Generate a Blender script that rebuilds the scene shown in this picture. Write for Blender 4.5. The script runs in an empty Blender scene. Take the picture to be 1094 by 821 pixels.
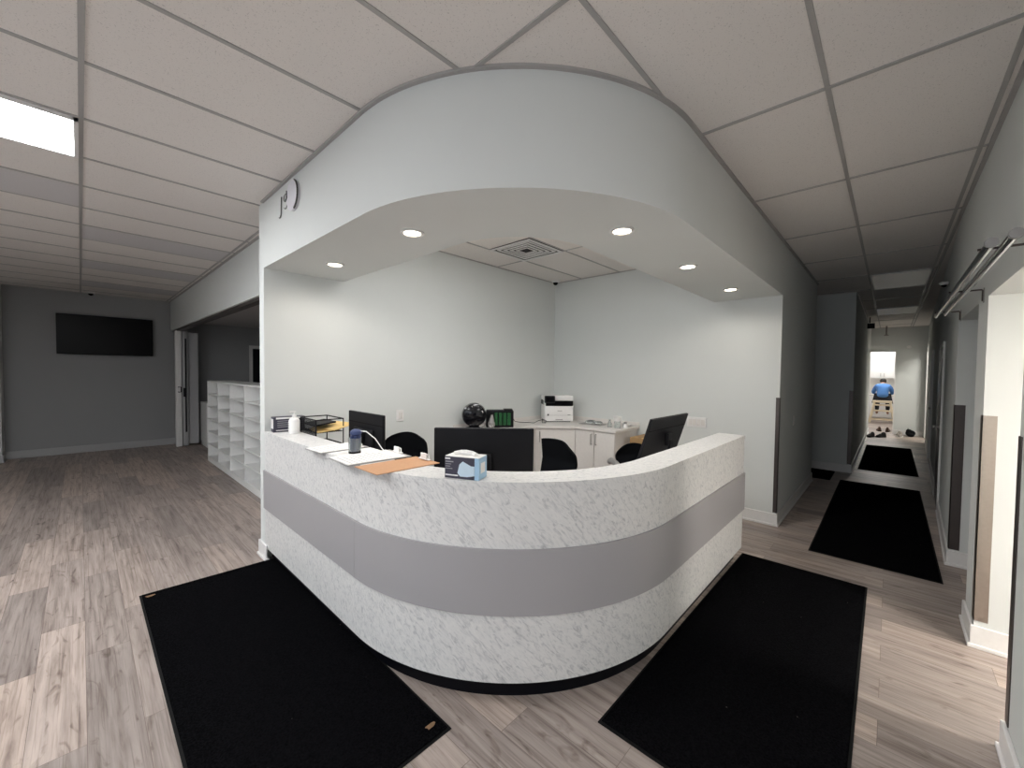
import bpy, bmesh, math, random
from mathutils import Vector, Matrix
random.seed(7)
PI = math.pi
SC = bpy.context.scene
COL = SC.collection

# ------------------------------------------------------------------ camera
yaw, pit, rol = .8179, .0292, -.0123
Fv = Vector((math.sin(yaw)*math.cos(pit), math.cos(yaw)*math.cos(pit), -math.sin(pit)))
R0 = Vector((math.cos(yaw), -math.sin(yaw), 0)); D0 = Fv.cross(R0)
Rv = math.cos(rol)*R0 + math.sin(rol)*D0; Dv = -math.sin(rol)*R0 + math.cos(rol)*D0
cd = bpy.data.cameras.new('camera'); cam = bpy.data.objects.new('camera', cd); COL.objects.link(cam)
cd.sensor_fit = 'HORIZONTAL'; cd.sensor_width = 36; cd.lens = 36*432.1/1094; cd.clip_start = .02
cam.matrix_world = Matrix(((Rv.x, -Dv.x, -Fv.x, 0), (Rv.y, -Dv.y, -Fv.y, 0), (Rv.z, -Dv.z, -Fv.z, 1.6), (0, 0, 0, 1)))
SC.camera = cam

# ------------------------------------------------------------------ world, exposure, window daylight
w = bpy.data.worlds.new('world'); SC.world = w; w.use_nodes = True
w.node_tree.nodes['Background'].inputs[0].default_value = (.75, .85, 1, 1)
w.node_tree.nodes['Background'].inputs[1].default_value = .3
SC.view_settings.view_transform = 'Standard'; SC.view_settings.look = 'None'
SC.view_settings.gamma = 1; SC.view_settings.use_curve_mapping = False
SC.view_settings.exposure = 0.36
E_WINDOW = 48; E_TROFFER = 20.5; E_SPOT = 10; E_LENS = 14; E_FAR = 16; E_ALCOVE = 108

def light(kind, name, loc, energy, color=(1, 1, 1), rot=(0, 0, 0), **k):
    l = bpy.data.lights.new(name, kind); l.energy = energy; l.color = color
    for a, v in k.items(): setattr(l, a, v)
    o = bpy.data.objects.new(name, l); COL.objects.link(o); o.location = loc; o.rotation_euler = rot
    return o
light('AREA', 'daylight_through_storefront', (-4.2, 0.2, 1.35), E_WINDOW, (.86, .93, 1), (0, -PI/2, 0), shape='RECTANGLE', size=2.3, size_y=4.6)

# ------------------------------------------------------------------ materials
def mat(name, col, rough=.5, metal=0, emit=None, es=0, alpha=1, spec=.5, trans=0, bump=None, noise=None):
    m = bpy.data.materials.new(name); m.use_nodes = True; nt = m.node_tree; b = nt.nodes['Principled BSDF']
    b.inputs['Base Color'].default_value = (*col, 1); b.inputs['Roughness'].default_value = rough
    b.inputs['Metallic'].default_value = metal; b.inputs['Specular IOR Level'].default_value = spec
    if trans: b.inputs['Transmission Weight'].default_value = trans
    if emit: b.inputs['Emission Color'].default_value = (*emit, 1); b.inputs['Emission Strength'].default_value = es
    if alpha < 1: b.inputs['Alpha'].default_value = alpha
    tc = nt.nodes.new('ShaderNodeTexCoord')
    if noise is None: noise = (40, .05)
    n = nt.nodes.new('ShaderNodeTexNoise'); n.inputs['Scale'].default_value = noise[0]; n.inputs['Detail'].default_value = 3
    nt.links.new(tc.outputs['Object'], n.inputs['Vector'])
    mx = nt.nodes.new('ShaderNodeMix'); mx.data_type = 'RGBA'
    mx.inputs[6].default_value = (*[c*(1-noise[1]) for c in col], 1); mx.inputs[7].default_value = (*[min(1, c*(1+noise[1])) for c in col], 1)
    nt.links.new(n.outputs['Fac'], mx.inputs[0]); nt.links.new(mx.outputs[2], b.inputs['Base Color'])
    if bump:
        bp = nt.nodes.new('ShaderNodeBump'); bp.inputs['Strength'].default_value = bump[1]; bp.inputs['Distance'].default_value = .004
        n2 = nt.nodes.new('ShaderNodeTexNoise'); n2.inputs['Scale'].default_value = bump[0]
        nt.links.new(tc.outputs['Object'], n2.inputs['Vector'])
        nt.links.new(n2.outputs['Fac'], bp.inputs['Height']); nt.links.new(bp.outputs[0], b.inputs['Normal'])
    return m

def N(nt, typ, **k):
    n = nt.nodes.new(typ)
    for a, v in k.items():
        if a.startswith('i_'): n.inputs[int(a[2:]) if a[2:].isdigit() else a[2:]].default_value = v
        else: setattr(n, a, v)
    return n

def ramp(nt, stops):
    r = nt.nodes.new('ShaderNodeValToRGB'); e = r.color_ramp.elements
    while len(e) < len(stops): e.new(.5)
    for i, (p, c) in enumerate(stops): e[i].position = p; e[i].color = (*c, 1)
    return r

def plank_mat():
    m = bpy.data.materials.new('grey_oak_planks'); m.use_nodes = True; nt = m.node_tree; b = nt.nodes['Principled BSDF']; L = nt.links.new
    tc = N(nt, 'ShaderNodeTexCoord'); sp = N(nt, 'ShaderNodeSeparateXYZ'); cb = N(nt, 'ShaderNodeCombineXYZ')
    L(tc.outputs['Object'], sp.inputs[0]); L(sp.outputs[1], cb.inputs[0]); L(sp.outputs[0], cb.inputs[1])
    br = N(nt, 'ShaderNodeTexBrick', offset=.37, offset_frequency=2, squash=1)
    br.inputs['Color1'].default_value = (0, 0, 0, 1); br.inputs['Color2'].default_value = (1, 1, 1, 1); br.inputs['Mortar'].default_value = (.5, .5, .5, 1)
    br.inputs['Scale'].default_value = 1; br.inputs['Mortar Size'].default_value = .0012; br.inputs['Mortar Smooth'].default_value = .1; br.inputs['Bias'].default_value = 0
    br.inputs['Brick Width'].default_value = 1.22; br.inputs['Row Height'].default_value = .18
    L(cb.outputs[0], br.inputs['Vector'])
    # per-plank offset for the grain
    mp = N(nt, 'ShaderNodeVectorMath', operation='MULTIPLY'); mp.inputs[1].default_value = (1.1, 17, 1); L(cb.outputs[0], mp.inputs[0])
    ad = N(nt, 'ShaderNodeVectorMath', operation='ADD'); L(mp.outputs[0], ad.inputs[0])
    sc = N(nt, 'ShaderNodeVectorMath', operation='SCALE'); sc.inputs['Scale'].default_value = 37; L(br.outputs['Color'], sc.inputs[0]); L(sc.outputs[0], ad.inputs[1])
    g = N(nt, 'ShaderNodeTexNoise'); g.inputs['Scale'].default_value = 1.6; g.inputs['Detail'].default_value = 6; g.inputs['Roughness'].default_value = .62; g.inputs['Distortion'].default_value = .35
    L(ad.outputs[0], g.inputs['Vector'])
    grain = ramp(nt, [(.25, (.17, .13, .115)), (.40, (.33, .275, .245)), (.53, (.43, .365, .33)), (.75, (.55, .475, .43))]); L(g.outputs['Fac'], grain.inputs[0])
    mf = N(nt, 'ShaderNodeVectorMath', operation='MULTIPLY'); mf.inputs[1].default_value = (1.6, 70, 1); L(cb.outputs[0], mf.inputs[0])
    fn_ = N(nt, 'ShaderNodeTexNoise'); fn_.inputs['Scale'].default_value = 1.5; fn_.inputs['Detail'].default_value = 3; L(mf.outputs[0], fn_.inputs['Vector'])
    fine = ramp(nt, [(.30, (.66, .63, .61)), (.46, (1, 1, 1))]); L(fn_.outputs['Fac'], fine.inputs[0])
    # plank tone
    tone = ramp(nt, [(0, (.66, .66, .67)), (.5, (.90, .89, .89)), (1, (1.12, 1.08, 1.04))]); L(br.outputs['Color'], tone.inputs[0])
    m1 = N(nt, 'ShaderNodeMix', data_type='RGBA', blend_type='MULTIPLY'); m1.inputs[0].default_value = 1; L(grain.outputs[0], m1.inputs[6]); L(tone.outputs[0], m1.inputs[7])
    # knots and dark cracks
    mk = N(nt, 'ShaderNodeVectorMath', operation='MULTIPLY'); mk.inputs[1].default_value = (1.6, 5.5, 1); L(cb.outputs[0], mk.inputs[0])
    ak = N(nt, 'ShaderNodeVectorMath', operation='ADD'); L(mk.outputs[0], ak.inputs[0]); L(sc.outputs[0], ak.inputs[1])
    vo = N(nt, 'ShaderNodeTexNoise'); vo.inputs['Scale'].default_value = 2.1; vo.inputs['Detail'].default_value = 3; vo.inputs['Distortion'].default_value = 2.2; L(ak.outputs[0], vo.inputs['Vector'])
    kn = ramp(nt, [(.24, (.38, .34, .32)), (.31, (.72, .69, .67)), (.40, (1, 1, 1))]); L(vo.outputs['Fac'], kn.inputs[0])
    m2 = N(nt, 'ShaderNodeMix', data_type='RGBA', blend_type='MULTIPLY'); m2.inputs[0].default_value = 1; L(m1.outputs[2], m2.inputs[6]); L(kn.outputs[0], m2.inputs[7])
    m4 = N(nt, 'ShaderNodeMix', data_type='RGBA', blend_type='MULTIPLY'); m4.inputs[0].default_value = 1; L(m2.outputs[2], m4.inputs[6]); L(fine.outputs[0], m4.inputs[7])
    m3 = N(nt, 'ShaderNodeMix', data_type='RGBA'); L(br.outputs['Fac'], m3.inputs[0]); L(m4.outputs[2], m3.inputs[6]); m3.inputs[7].default_value = (.17, .13, .11, 1)
    L(m3.outputs[2], b.inputs['Base Color'])
    b.inputs['Roughness'].default_value = .42
    bp = N(nt, 'ShaderNodeBump'); bp.inputs['Strength'].default_value = .15; bp.inputs['Distance'].default_value = .003; L(g.outputs['Fac'], bp.inputs['Height']); L(bp.outputs[0], b.inputs['Normal'])
    return m

def marble_mat():
    m = bpy.data.materials.new('carrara_laminate'); m.use_nodes = True; nt = m.node_tree; b = nt.nodes['Principled BSDF']; L = nt.links.new
    tc = N(nt, 'ShaderNodeTexCoord'); mp = N(nt, 'ShaderNodeCombineXYZ')
    dv = Vector((.5, -.5, -.707)); ev = Vector((-.707, -.707, 0)); fv = dv.cross(ev)
    for i, (v_, k_) in enumerate(((dv, 3.8), (ev, 12.5), (fv, 12.5))):
        dp = N(nt, 'ShaderNodeVectorMath', operation='DOT_PRODUCT'); dp.inputs[1].default_value = tuple(v_*k_); L(tc.outputs['Object'], dp.inputs[0]); L(dp.outputs['Value'], mp.inputs[i])
    n1 = N(nt, 'ShaderNodeTexNoise'); n1.inputs['Scale'].default_value = 4.5; n1.inputs['Detail'].default_value = 8; n1.inputs['Roughness'].default_value = .62; n1.inputs['Distortion'].default_value = 1.2
    L(mp.outputs[0], n1.inputs['Vector'])
    r = ramp(nt, [(.30, (.42, .42, .43)), (.40, (.57, .57, .57)), (.49, (.69, .685, .675)), (.68, (.75, .74, .725))]); L(n1.outputs['Fac'], r.inputs[0])
    L(r.outputs[0], b.inputs['Base Color']); b.inputs['Roughness'].default_value = .4
    return m

def tile_mat(name, base):
    m = bpy.data.materials.new(name); m.use_nodes = True; nt = m.node_tree; b = nt.nodes['Principled BSDF']; L = nt.links.new
    tc = N(nt, 'ShaderNodeTexCoord')
    v = N(nt, 'ShaderNodeTexNoise'); v.inputs['Scale'].default_value = 170; v.inputs['Detail'].default_value = 2; L(tc.outputs['Object'], v.inputs['Vector'])
    r = ramp(nt, [(.30, tuple(c*.72 for c in base)), (.37, base)]); L(v.outputs['Fac'], r.inputs[0])
    L(r.outputs[0], b.inputs['Base Color']); b.inputs['Roughness'].default_value = .9; b.inputs['Specular IOR Level'].default_value = .1
    bp = N(nt, 'ShaderNodeBump'); bp.inputs['Strength'].default_value = .3; bp.inputs['Distance'].default_value = .002; L(v.outputs['Fac'], bp.inputs['Height']); L(bp.outputs[0], b.inputs['Normal'])
    return m

def carpet_mat():
    m = bpy.data.materials.new('black_mat_pile'); m.use_nodes = True; nt = m.node_tree; b = nt.nodes['Principled BSDF']; L = nt.links.new
    tc = N(nt, 'ShaderNodeTexCoord')
    v = N(nt, 'ShaderNodeTexNoise'); v.inputs['Scale'].default_value = 120; v.inputs['Detail'].default_value = 2; L(tc.outputs['Object'], v.inputs['Vector'])
    r = ramp(nt, [(.3, (.001, .001, .0012)), (.7, (.007, .007, .008))]); L(v.outputs['Fac'], r.inputs[0])
    s = N(nt, 'ShaderNodeTexVoronoi'); s.inputs['Scale'].default_value = 8; L(tc.outputs['Object'], s.inputs['Vector'])
    r2 = ramp(nt, [(.0, (.35, .33, .3)), (.035, (0, 0, 0))]); L(s.outputs['Distance'], r2.inputs[0])
    mx = N(nt, 'ShaderNodeMix', data_type='RGBA', blend_type='ADD'); mx.inputs[0].default_value = .5; L(r.outputs[0], mx.inputs[6]); L(r2.outputs[0], mx.inputs[7])
    L(mx.outputs[2], b.inputs['Base Color']); b.inputs['Roughness'].default_value = 1; b.inputs['Specular IOR Level'].default_value = .0
    bp = N(nt, 'ShaderNodeBump'); bp.inputs['Strength'].default_value = .8; bp.inputs['Distance'].default_value = .004; L(v.outputs['Fac'], bp.inputs['Height']); L(bp.outputs[0], b.inputs['Normal'])
    return m

M = dict(
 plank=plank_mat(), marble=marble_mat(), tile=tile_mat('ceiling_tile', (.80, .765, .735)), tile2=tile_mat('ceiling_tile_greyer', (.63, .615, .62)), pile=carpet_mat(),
 wall=mat('wall_paint', (.68, .70, .688), .75, noise=(3, .015), bump=(180, .06), spec=.25),
 wallw=mat('wall_paint_white', (.80, .79, .76), .7, noise=(3, .015), spec=.3),
 grid=mat('ceiling_grid_metal', (.40, .39, .38), .5),
 trim=mat('white_trim_paint', (.78, .77, .76), .4), band=mat('grey_laminate', (.36, .35, .36), .42, noise=(300, .04)),
 black=mat('black_plastic', (.006, .006, .008), .5, spec=.2), gloss=mat('glossy_black_plastic', (.006, .006, .008), .12), screen=mat('black_glass', (.002, .002, .003), .25, spec=.12), kick=mat('black_toe_kick', (.003, .003, .005), .45, spec=.12),
 rubber=mat('black_rubber', (.006, .006, .006), .85, spec=.2), mesh=mat('black_mesh_fabric', (.004, .0045, .006), .9, bump=(400, .5), spec=.1), greyp=mat('grey_plastic', (.30, .29, .28), .5),
 fabric=mat('black_fabric', (.008, .009, .011), .95, bump=(350, .4), spec=.1),
 chrome=mat('chrome', (.75, .74, .73), .12, 1), steel=mat('brushed_steel', (.42, .37, .33), .35, 1, noise=(60, .06)), dsteel=mat('dark_steel', (.10, .085, .08), .4, .8), nickel=mat('satin_nickel', (.45, .43, .41), .3, 1),
 white=mat('white_plastic', (.80, .79, .78), .4), whitel=mat('white_laminate', (.74, .71, .68), .35), whitem=mat('white_melamine', (.82, .82, .81), .4),
 paper=mat('paper', (.85, .84, .82), .8), board=mat('brown_hardboard', (.55, .30, .16), .6, noise=(90, .1)), manila=mat('manila_paper', (.78, .55, .22), .7),
 card=mat('cardboard', (.36, .22, .10), .8, noise=(30, .12)), navy=mat('navy_plastic', (.03, .05, .14), .4), maskb=mat('mask_blue', (.36, .55, .72), .6), maskw=mat('pale_mask_blue', (.55, .68, .78), .6), boxdark=mat('dark_carton_print', (.035, .032, .055), .45),
 green=mat('green_plastic', (.01, .085, .025), .35), clear=mat('clear_plastic', (.8, .85, .85), .08, trans=.9), ink=mat('grey_print', (.35, .35, .36), .7),
 diff=mat('lit_diffuser', (.9, .9, .9), .5, emit=(.97, .985, 1), es=E_TROFFER), diff_fill=mat('fill_diffuser_soft', (.9, .9, .9), .5, emit=(1, .985, .965), es=11), wall_dim=mat('wall_paint_dimmed', (.32, .325, .33), .75, noise=(3, .015), bump=(180, .06), spec=.25), diffoff=mat('unlit_diffuser', (.74, .73, .72), .35), lens=mat('lit_lens', (1, 1, 1), .5, emit=(1, .86, .66), es=E_LENS),
 difffar=mat('lit_diffuser_bright', (.9, .9, .9), .5, emit=(1, .97, .92), es=E_FAR), diffar2=mat('lit_diffuser_strong', (.9, .9, .9), .5, emit=(1, .97, .90), es=60), diffal=mat('lit_diffuser_warm', (.9, .9, .9), .5, emit=(1, .95, .88), es=E_ALCOVE),
 dark=mat('dark_recess', (.02, .02, .02), .9), part=mat('grey_vinyl_panel', (.42, .42, .43), .5), glass=mat('window_glass', (.9, .95, .95), .02, trans=1),
 blue=mat('blue_sweater', (.10, .26, .62), .9, bump=(300, .3)), skin=mat('skin', (.45, .27, .19), .5), hair=mat('black_hair', (.012, .01, .009), .6), trous=mat('dark_trousers', (.02, .022, .03), .9), cream=mat('cream_painted_wood', (.78, .68, .50), .5),
 shoeg=mat('grey_suede', (.30, .27, .24), .9), brown=mat('brown_leather', (.10, .05, .03), .6), leafy=mat('brown_worn_spot', (.22, .13, .07), .9, noise=(60, .4)), signd=mat('charcoal_metal', (.03, .03, .03), .4), signw=mat('pale_sign_face', (.72, .71, .76), .4), wood=mat('brown_wood', (.22, .12, .06), .6))

# ------------------------------------------------------------------ mesh builder
class MB:
    def __init__(s): s.bm = bmesh.new(); s.m = 0; s.X = Matrix()
    def _add(s, t):
        for f in t.faces: f.material_index = s.m
        t.transform(s.X)
        me = bpy.data.meshes.new('t'); t.to_mesh(me); t.free(); s.bm.from_mesh(me); bpy.data.meshes.remove(me)
    def box(s, x0, y0, z0, x1, y1, z1, bev=0, seg=1, R=None, taper=None):
        t = bmesh.new(); bmesh.ops.create_cube(t, size=1)
        c = Vector(((x0+x1)/2, (y0+y1)/2, (z0+z1)/2))
        for v in t.verts:
            v.co = Vector((v.co.x*(x1-x0), v.co.y*(y1-y0), v.co.z*(z1-z0)))
            if taper and v.co.z > 0: v.co.x *= taper; v.co.y *= taper
        if bev: bmesh.ops.bevel(t, geom=list(t.edges), offset=bev, segments=seg, profile=.5, affect='EDGES')
        if R is not None: bmesh.ops.transform(t, matrix=R.to_4x4(), verts=t.verts)
        bmesh.ops.translate(t, vec=c, verts=t.verts); s._add(t); return s
    def cyl(s, p0, p1, r0, r1=None, seg=16, caps=True):
        p0 = Vector(p0); p1 = Vector(p1); r1 = r0 if r1 is None else r1
        t = bmesh.new(); bmesh.ops.create_cone(t, cap_ends=caps, segments=seg, radius1=r0, radius2=r1, depth=(p1-p0).length)
        q = (p1-p0).to_track_quat('Z', 'Y').to_matrix().to_4x4()
        bmesh.ops.transform(t, matrix=Matrix.Translation((p0+p1)/2) @ q, verts=t.verts); s._add(t); return s
    def tube(s, pts, r, seg=8, closed=False, rr=None):
        pts = [Vector(p) for p in pts]; t = bmesh.new(); rings = []; n = len(pts); up = None
        for i, p in enumerate(pts):
            if closed: d = pts[(i+1) % n]-pts[i-1]
            else: d = pts[min(i+1, n-1)]-pts[max(i-1, 0)]
            d.normalize()
            if up is None: up = d.orthogonal().normalized()
            up = (up - d*up.dot(d)).normalized(); sd = d.cross(up)
            q = rr[i] if rr else r
            rings.append([t.verts.new(p + q*(math.cos(a)*up+math.sin(a)*sd)) for a in [2*PI*k/seg for k in range(seg)]])
        for i in range(n if closed else n-1):
            a, b = rings[i], rings[(i+1) % n]
            for k in range(seg): t.faces.new((a[k], a[(k+1) % seg], b[(k+1) % seg], b[k]))
        if not closed: t.faces.new(rings[0][::-1]); t.faces.new(rings[-1])
        bmesh.ops.recalc_face_normals(t, faces=t.faces); s._add(t); return s
    def prism(s, poly, z0, z1, bev=0):
        t = bmesh.new(); lo = [t.verts.new((x, y, z0)) for x, y in poly]; hi = [t.verts.new((x, y, z1)) for x, y in poly]; n = len(poly)
        t.faces.new(lo[::-1]); t.faces.new(hi)
        for i in range(n): t.faces.new((lo[i], lo[(i+1) % n], hi[(i+1) % n], hi[i]))
        bmesh.ops.recalc_face_normals(t, faces=t.faces)
        if bev: bmesh.ops.bevel(t, geom=list(t.edges), offset=bev, segments=1, affect='EDGES')
        s._add(t); return s
    def lathe(s, prof, c=(0, 0, 0), seg=24, axis='Z'):
        t = bmesh.new(); rings = []
        for r, z in prof: rings.append([t.verts.new((r*math.cos(2*PI*k/seg), r*math.sin(2*PI*k/seg), z)) for k in range(seg)] if r > 1e-6 else [t.verts.new((0, 0, z))])
        for a, b in zip(rings, rings[1:]):
            for k in range(seg):
                k2 = (k+1) % seg
                if len(a) == 1 and len(b) == 1: continue
                if len(a) == 1: t.faces.new((a[0], b[k], b[k2]))
                elif len(b) == 1: t.faces.new((a[k], a[k2], b[0]))
                else: t.faces.new((a[k], a[k2], b[k2], b[k]))
        bmesh.ops.recalc_face_normals(t, faces=t.faces)
        if axis == 'X': bmesh.ops.rotate(t, matrix=Matrix.Rotation(PI/2, 3, 'Y'), verts=t.verts)
        if axis == 'Y': bmesh.ops.rotate(t, matrix=Matrix.Rotation(-PI/2, 3, 'X'), verts=t.verts)
        bmesh.ops.translate(t, vec=Vector(c), verts=t.verts); s._add(t); return s
    def ball(s, c, r, seg=20, rings=12):
        t = bmesh.new(); bmesh.ops.create_uvsphere(t, u_segments=seg, v_segments=rings, radius=1)
        rx, ry, rz = r if isinstance(r, tuple) else (r, r, r)
        for v in t.verts: v.co = Vector((v.co.x*rx, v.co.y*ry, v.co.z*rz))+Vector(c)
        s._add(t); return s
    def ring(s, A, B, z0, z1):   # wall strip between two plan polylines
        t = bmesh.new(); n = len(A)
        a0 = [t.verts.new((*p, z0)) for p in A]; a1 = [t.verts.new((*p, z1)) for p in A]
        b0 = [t.verts.new((*p, z0)) for p in B]; b1 = [t.verts.new((*p, z1)) for p in B]
        for i in range(n-1):
            t.faces.new((a0[i], a0[i+1], a1[i+1], a1[i])); t.faces.new((b0[i+1], b0[i], b1[i], b1[i+1]))
            t.faces.new((a1[i], a1[i+1], b1[i+1], b1[i])); t.faces.new((a0[i+1], a0[i], b0[i], b0[i+1]))
        t.faces.new((a0[0], a1[0], b1[0], b0[0])); t.faces.new((a0[-1], b0[-1], b1[-1], a1[-1]))
        bmesh.ops.recalc_face_normals(t, faces=t.faces); s._add(t); return s
    def build(s, name, mats, parent=None, world=False, sharp=35):
        mats = mats if isinstance(mats, (list, tuple)) else [mats]
        me = bpy.data.meshes.new(name)
        off = Vector((0, 0, 0))
        if parent is not None and world: s.bm.transform(wm(parent).inverted())
        if parent is None:
            vs = [v.co for v in s.bm.verts]
            lo = [min(v[i] for v in vs) for i in range(3)]; hi = [max(v[i] for v in vs) for i in range(3)]
            off = Vector(((lo[0]+hi[0])/2, (lo[1]+hi[1])/2, lo[2])) if parent is None and world != 'keep' else off
            s.bm.transform(Matrix.Translation(-off))
        s.bm.to_mesh(me); s.bm.free()
        for p in me.polygons: p.use_smooth = True
        me.set_sharp_from_angle(angle=math.radians(sharp))
        for m in mats: me.materials.append(M[m] if isinstance(m, str) else m)
        o = bpy.data.objects.new(name, me); COL.objects.link(o); o.location = off
        if parent is not None: o.parent = parent
        return o
def wm(o):
    m = Matrix.Translation(o.location) @ o.rotation_euler.to_matrix().to_4x4()
    return wm(o.parent) @ m if o.parent else m
def tag(o, label, cat, group=None, kind=None):
    o['label'] = label; o['category'] = cat
    if group: o['group'] = group
    if kind: o['kind'] = kind
    return o
def thing(name, label, cat, loc=(0, 0, 0), rz=0, group=None, rot=None):
    o = bpy.data.objects.new(name, None); COL.objects.link(o); o.location = loc; o.rotation_euler = rot or (0, 0, rz); o.empty_display_size = .1
    return tag(o, label, cat, group)
def struct(o): o['kind'] = 'structure'; return o
def copy_tree(o, parent=None):
    c = o.copy(); COL.objects.link(c); c.parent = parent
    for ch in [x for x in COL.objects if x.parent == o]: copy_tree(ch, c)
    return c
def bx(name, m, *a, parent=None, world=False, **k): return MB().box(*a, **k).build(name, m, parent, world)
def sbox(name, m, *a, **k): return struct(MB().box(*a, **k).build(name, m, None, 'keep'))

def Lpath(d, yL, xR, X0=1.05, Y0=.91, R=1.25, n=40):
    c = (X0+R, Y0+R); P = []
    for k in range(13): P.append((X0+d, yL+(Y0+R-yL)*k/12))
    for k in range(1, n): a = PI + (PI/2)*k/n; P.append((c[0]+(R-d)*math.cos(a), c[1]+(R-d)*math.sin(a)))
    for k in range(13): P.append((X0+R+(xR-X0-R)*k/12, Y0+d))
    return P

C = 2.98; YW = 3.82; XW = 5.03; YC = -.40
# ------------------------------------------------------------------ structure
sbox('floor', 'plank', -4.2, -4, -.06, 21.5, 11.2, 0)
sbox('wall_reception_back', 'wall', 1.05, YW, 0, 7.6, 3.94, C)
sbox('wall_reception_side', 'wall', XW, .85, 0, 7.6, YW, C)
mb = MB(); mb.ring(Lpath(0, YW, XW, Y0=.85), Lpath(.67, YW, XW, Y0=.85), 2.44, C); struct(mb.build('wall_soffit', 'wall', None, 'keep'))
sbox('wall_corridor_left', 'wall', 8.7, .45, 0, 15.62, 3.94, C)
sbox('wall_passage_end', 'wall', 7.4, 3.94, 0, 8.9, 4.06, C)
# right-hand corridor wall with two openings (header 2.08)
sbox('wall_right_near', 'wall', 1.9, YC-.14, 0, 2.68, YC, C)
sbox('wall_right_header', 'wall', 2.68, YC-.14, 2.08, 5.05, YC, C)
mb = MB(); mb.box(3.62, YC-2.2, 0, 3.97, YC, 2.08); o = struct(mb.build('wall_right_pillar', 'wall', None, 'keep'))
SL = math.atan(.0287)
def slant(o):
    m = Matrix.Translation((5.05, YC, 0)) @ Matrix.Rotation(-SL, 4, 'Z') @ Matrix.Translation((-5.05, -YC, 0)) @ Matrix.Translation(o.location)
    o.location = m.to_translation(); o.rotation_euler = (0, 0, -SL); return o
slant(sbox('wall_right_far', 'wall', 5.05, YC-1.6, 0, 10.6, YC, C))
slant(sbox('wall_right_middle', 'wall', 11.35, YC-.12, 0, 14.0, YC, C))
slant(sbox('wall_right_end', 'wall', 15.2, YC-.12, 0, 15.56, YC, C))
slant(sbox('wall_right_over_door', 'wall', 10.6, YC-.12, 2.08, 11.35, YC, C))
slant(sbox('wall_right_over_opening', 'wall', 14.0, YC-.12, 2.4, 15.2, YC, C))
sbox('wall_lit_room_back', 'wallw', 10.7, -2.6, 0, 15.5, -2.5, C)
sbox('wall_lit_room_side', 'wallw', 12.2, -2.5, 0, 12.3, -.75, C)
# room behind first opening
sbox('ceiling_side_room', 'wallw', 1.9, YC-2.4, 2.08, 5.05, YC-.14, 2.14)
sbox('wall_side_room_back', 'wallw', 1.9, YC-2.4, 0, 5.05, YC-2.2, 2.08)
sbox('wall_side_room_left', 'wallw', 1.78, YC-2.4, 0, 1.9, YC, C)
# end wall with doorway, bright room beyond
sbox('wall_end_right', 'wall', 15.5, -2.6, 0, 15.62, -.09, C)
sbox('wall_end_header', 'wall', 15.5, -.09, 2.33, 15.62, .45, C)
sbox('wall_far_room_back', 'wallw', 20.6, -2.0, 0, 20.7, 2.4, C)
sbox('wall_far_room_right', 'wallw', 15.62, -2.1, 0, 20.7, -2.0, C)
sbox('wall_far_room_left', 'wallw', 15.62, 2.4, 0, 20.7, 2.5, C)
# left room
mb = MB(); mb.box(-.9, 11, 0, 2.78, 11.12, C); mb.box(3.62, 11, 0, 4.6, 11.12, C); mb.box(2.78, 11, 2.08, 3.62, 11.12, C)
struct(mb.build('wall_left_end', 'wall_dim', None, 'keep'))  # dimness of this end wall put into a darker grey colour
sbox('wall_header', 'wall', 1.30, 3.94, 2.38, 1.45, 11, C)
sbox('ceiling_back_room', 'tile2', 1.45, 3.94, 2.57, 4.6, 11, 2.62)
sbox('wall_back_room', 'wall', 4.6, 3.94, 0, 4.7, 11.12, C)
sbox('wall_back_room_door', 'dark', 2.6, 11.9, 0, 3.8, 12, 2.2)
sbox('wall_left', 'wall', -2.9, 10.65, 0, -.9, 11.12, C)
sbox('wall_left_outer', 'wall', -3.0, 3.2, 0, -2.9, 11.12, C)
sbox('wall_left_return', 'wall', -4.2, 3.1, 0, -2.9, 3.2, C)
sbox('wall_behind', 'wall', -4.2, -3.1, 0, 1.9, -3.0, C)
# storefront behind the camera
mb = MB(); mb.box(-4.2, -3, 0, -4.1, 3.1, .25); mb.box(-4.2, -3, 2.5, -4.1, 3.1, C)
struct(mb.build('wall_storefront', 'wall', None, 'keep'))
mb = MB()
for y in (-3, -1.5, 0, 1.5, 3.0): mb.box(-4.18, y, .25, -4.12, y+.06, 2.5)
wf = struct(mb.build('window_1', 'dsteel', None, 'keep'))
# ceiling with grid
sbox('ceiling', 'tile', -4.2, -4, C, 21.5, 11.2, C+.06)
g = MB(); T = .0105; ZG = C-.006
def soff_y(x): # outer soffit curve, lower y at x
    if x >= 2.30: return .85
    return 2.10-math.sqrt(max(0, 1.25**2-(2.30-x)**2))
def soff_x(y):
    if y >= 2.10: return 1.05
    return 2.30-math.sqrt(max(0, 1.25**2-(2.10-y)**2))
xs = [.02+1.22*k for k in range(-3, 13)]; ys = [.262+.61*k for k in range(-5, 18)]
for x in xs:
    if x < 1.05: g.box(x-T, -3, ZG, x+T, 10.65 if x < -.9 else 11, C)
    elif x < 1.3: g.box(x-T, -3, ZG, x+T, soff_y(x), C); g.box(x-T, 3.94, ZG, x+T, 11, C)
    elif x < XW: g.box(x-T, -3 if x < 1.78 else YC, ZG, x+T, soff_y(x), C)
    elif x < 7.6: g.box(x-T, YC, ZG, x+T, .85, C)
    elif x < 8.7: g.box(x-T, YC, ZG, x+T, 3.9, C)
    elif x < 15.5: g.box(x-T, YC, ZG, x+T, .45, C)
ZG = C-.0052
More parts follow.
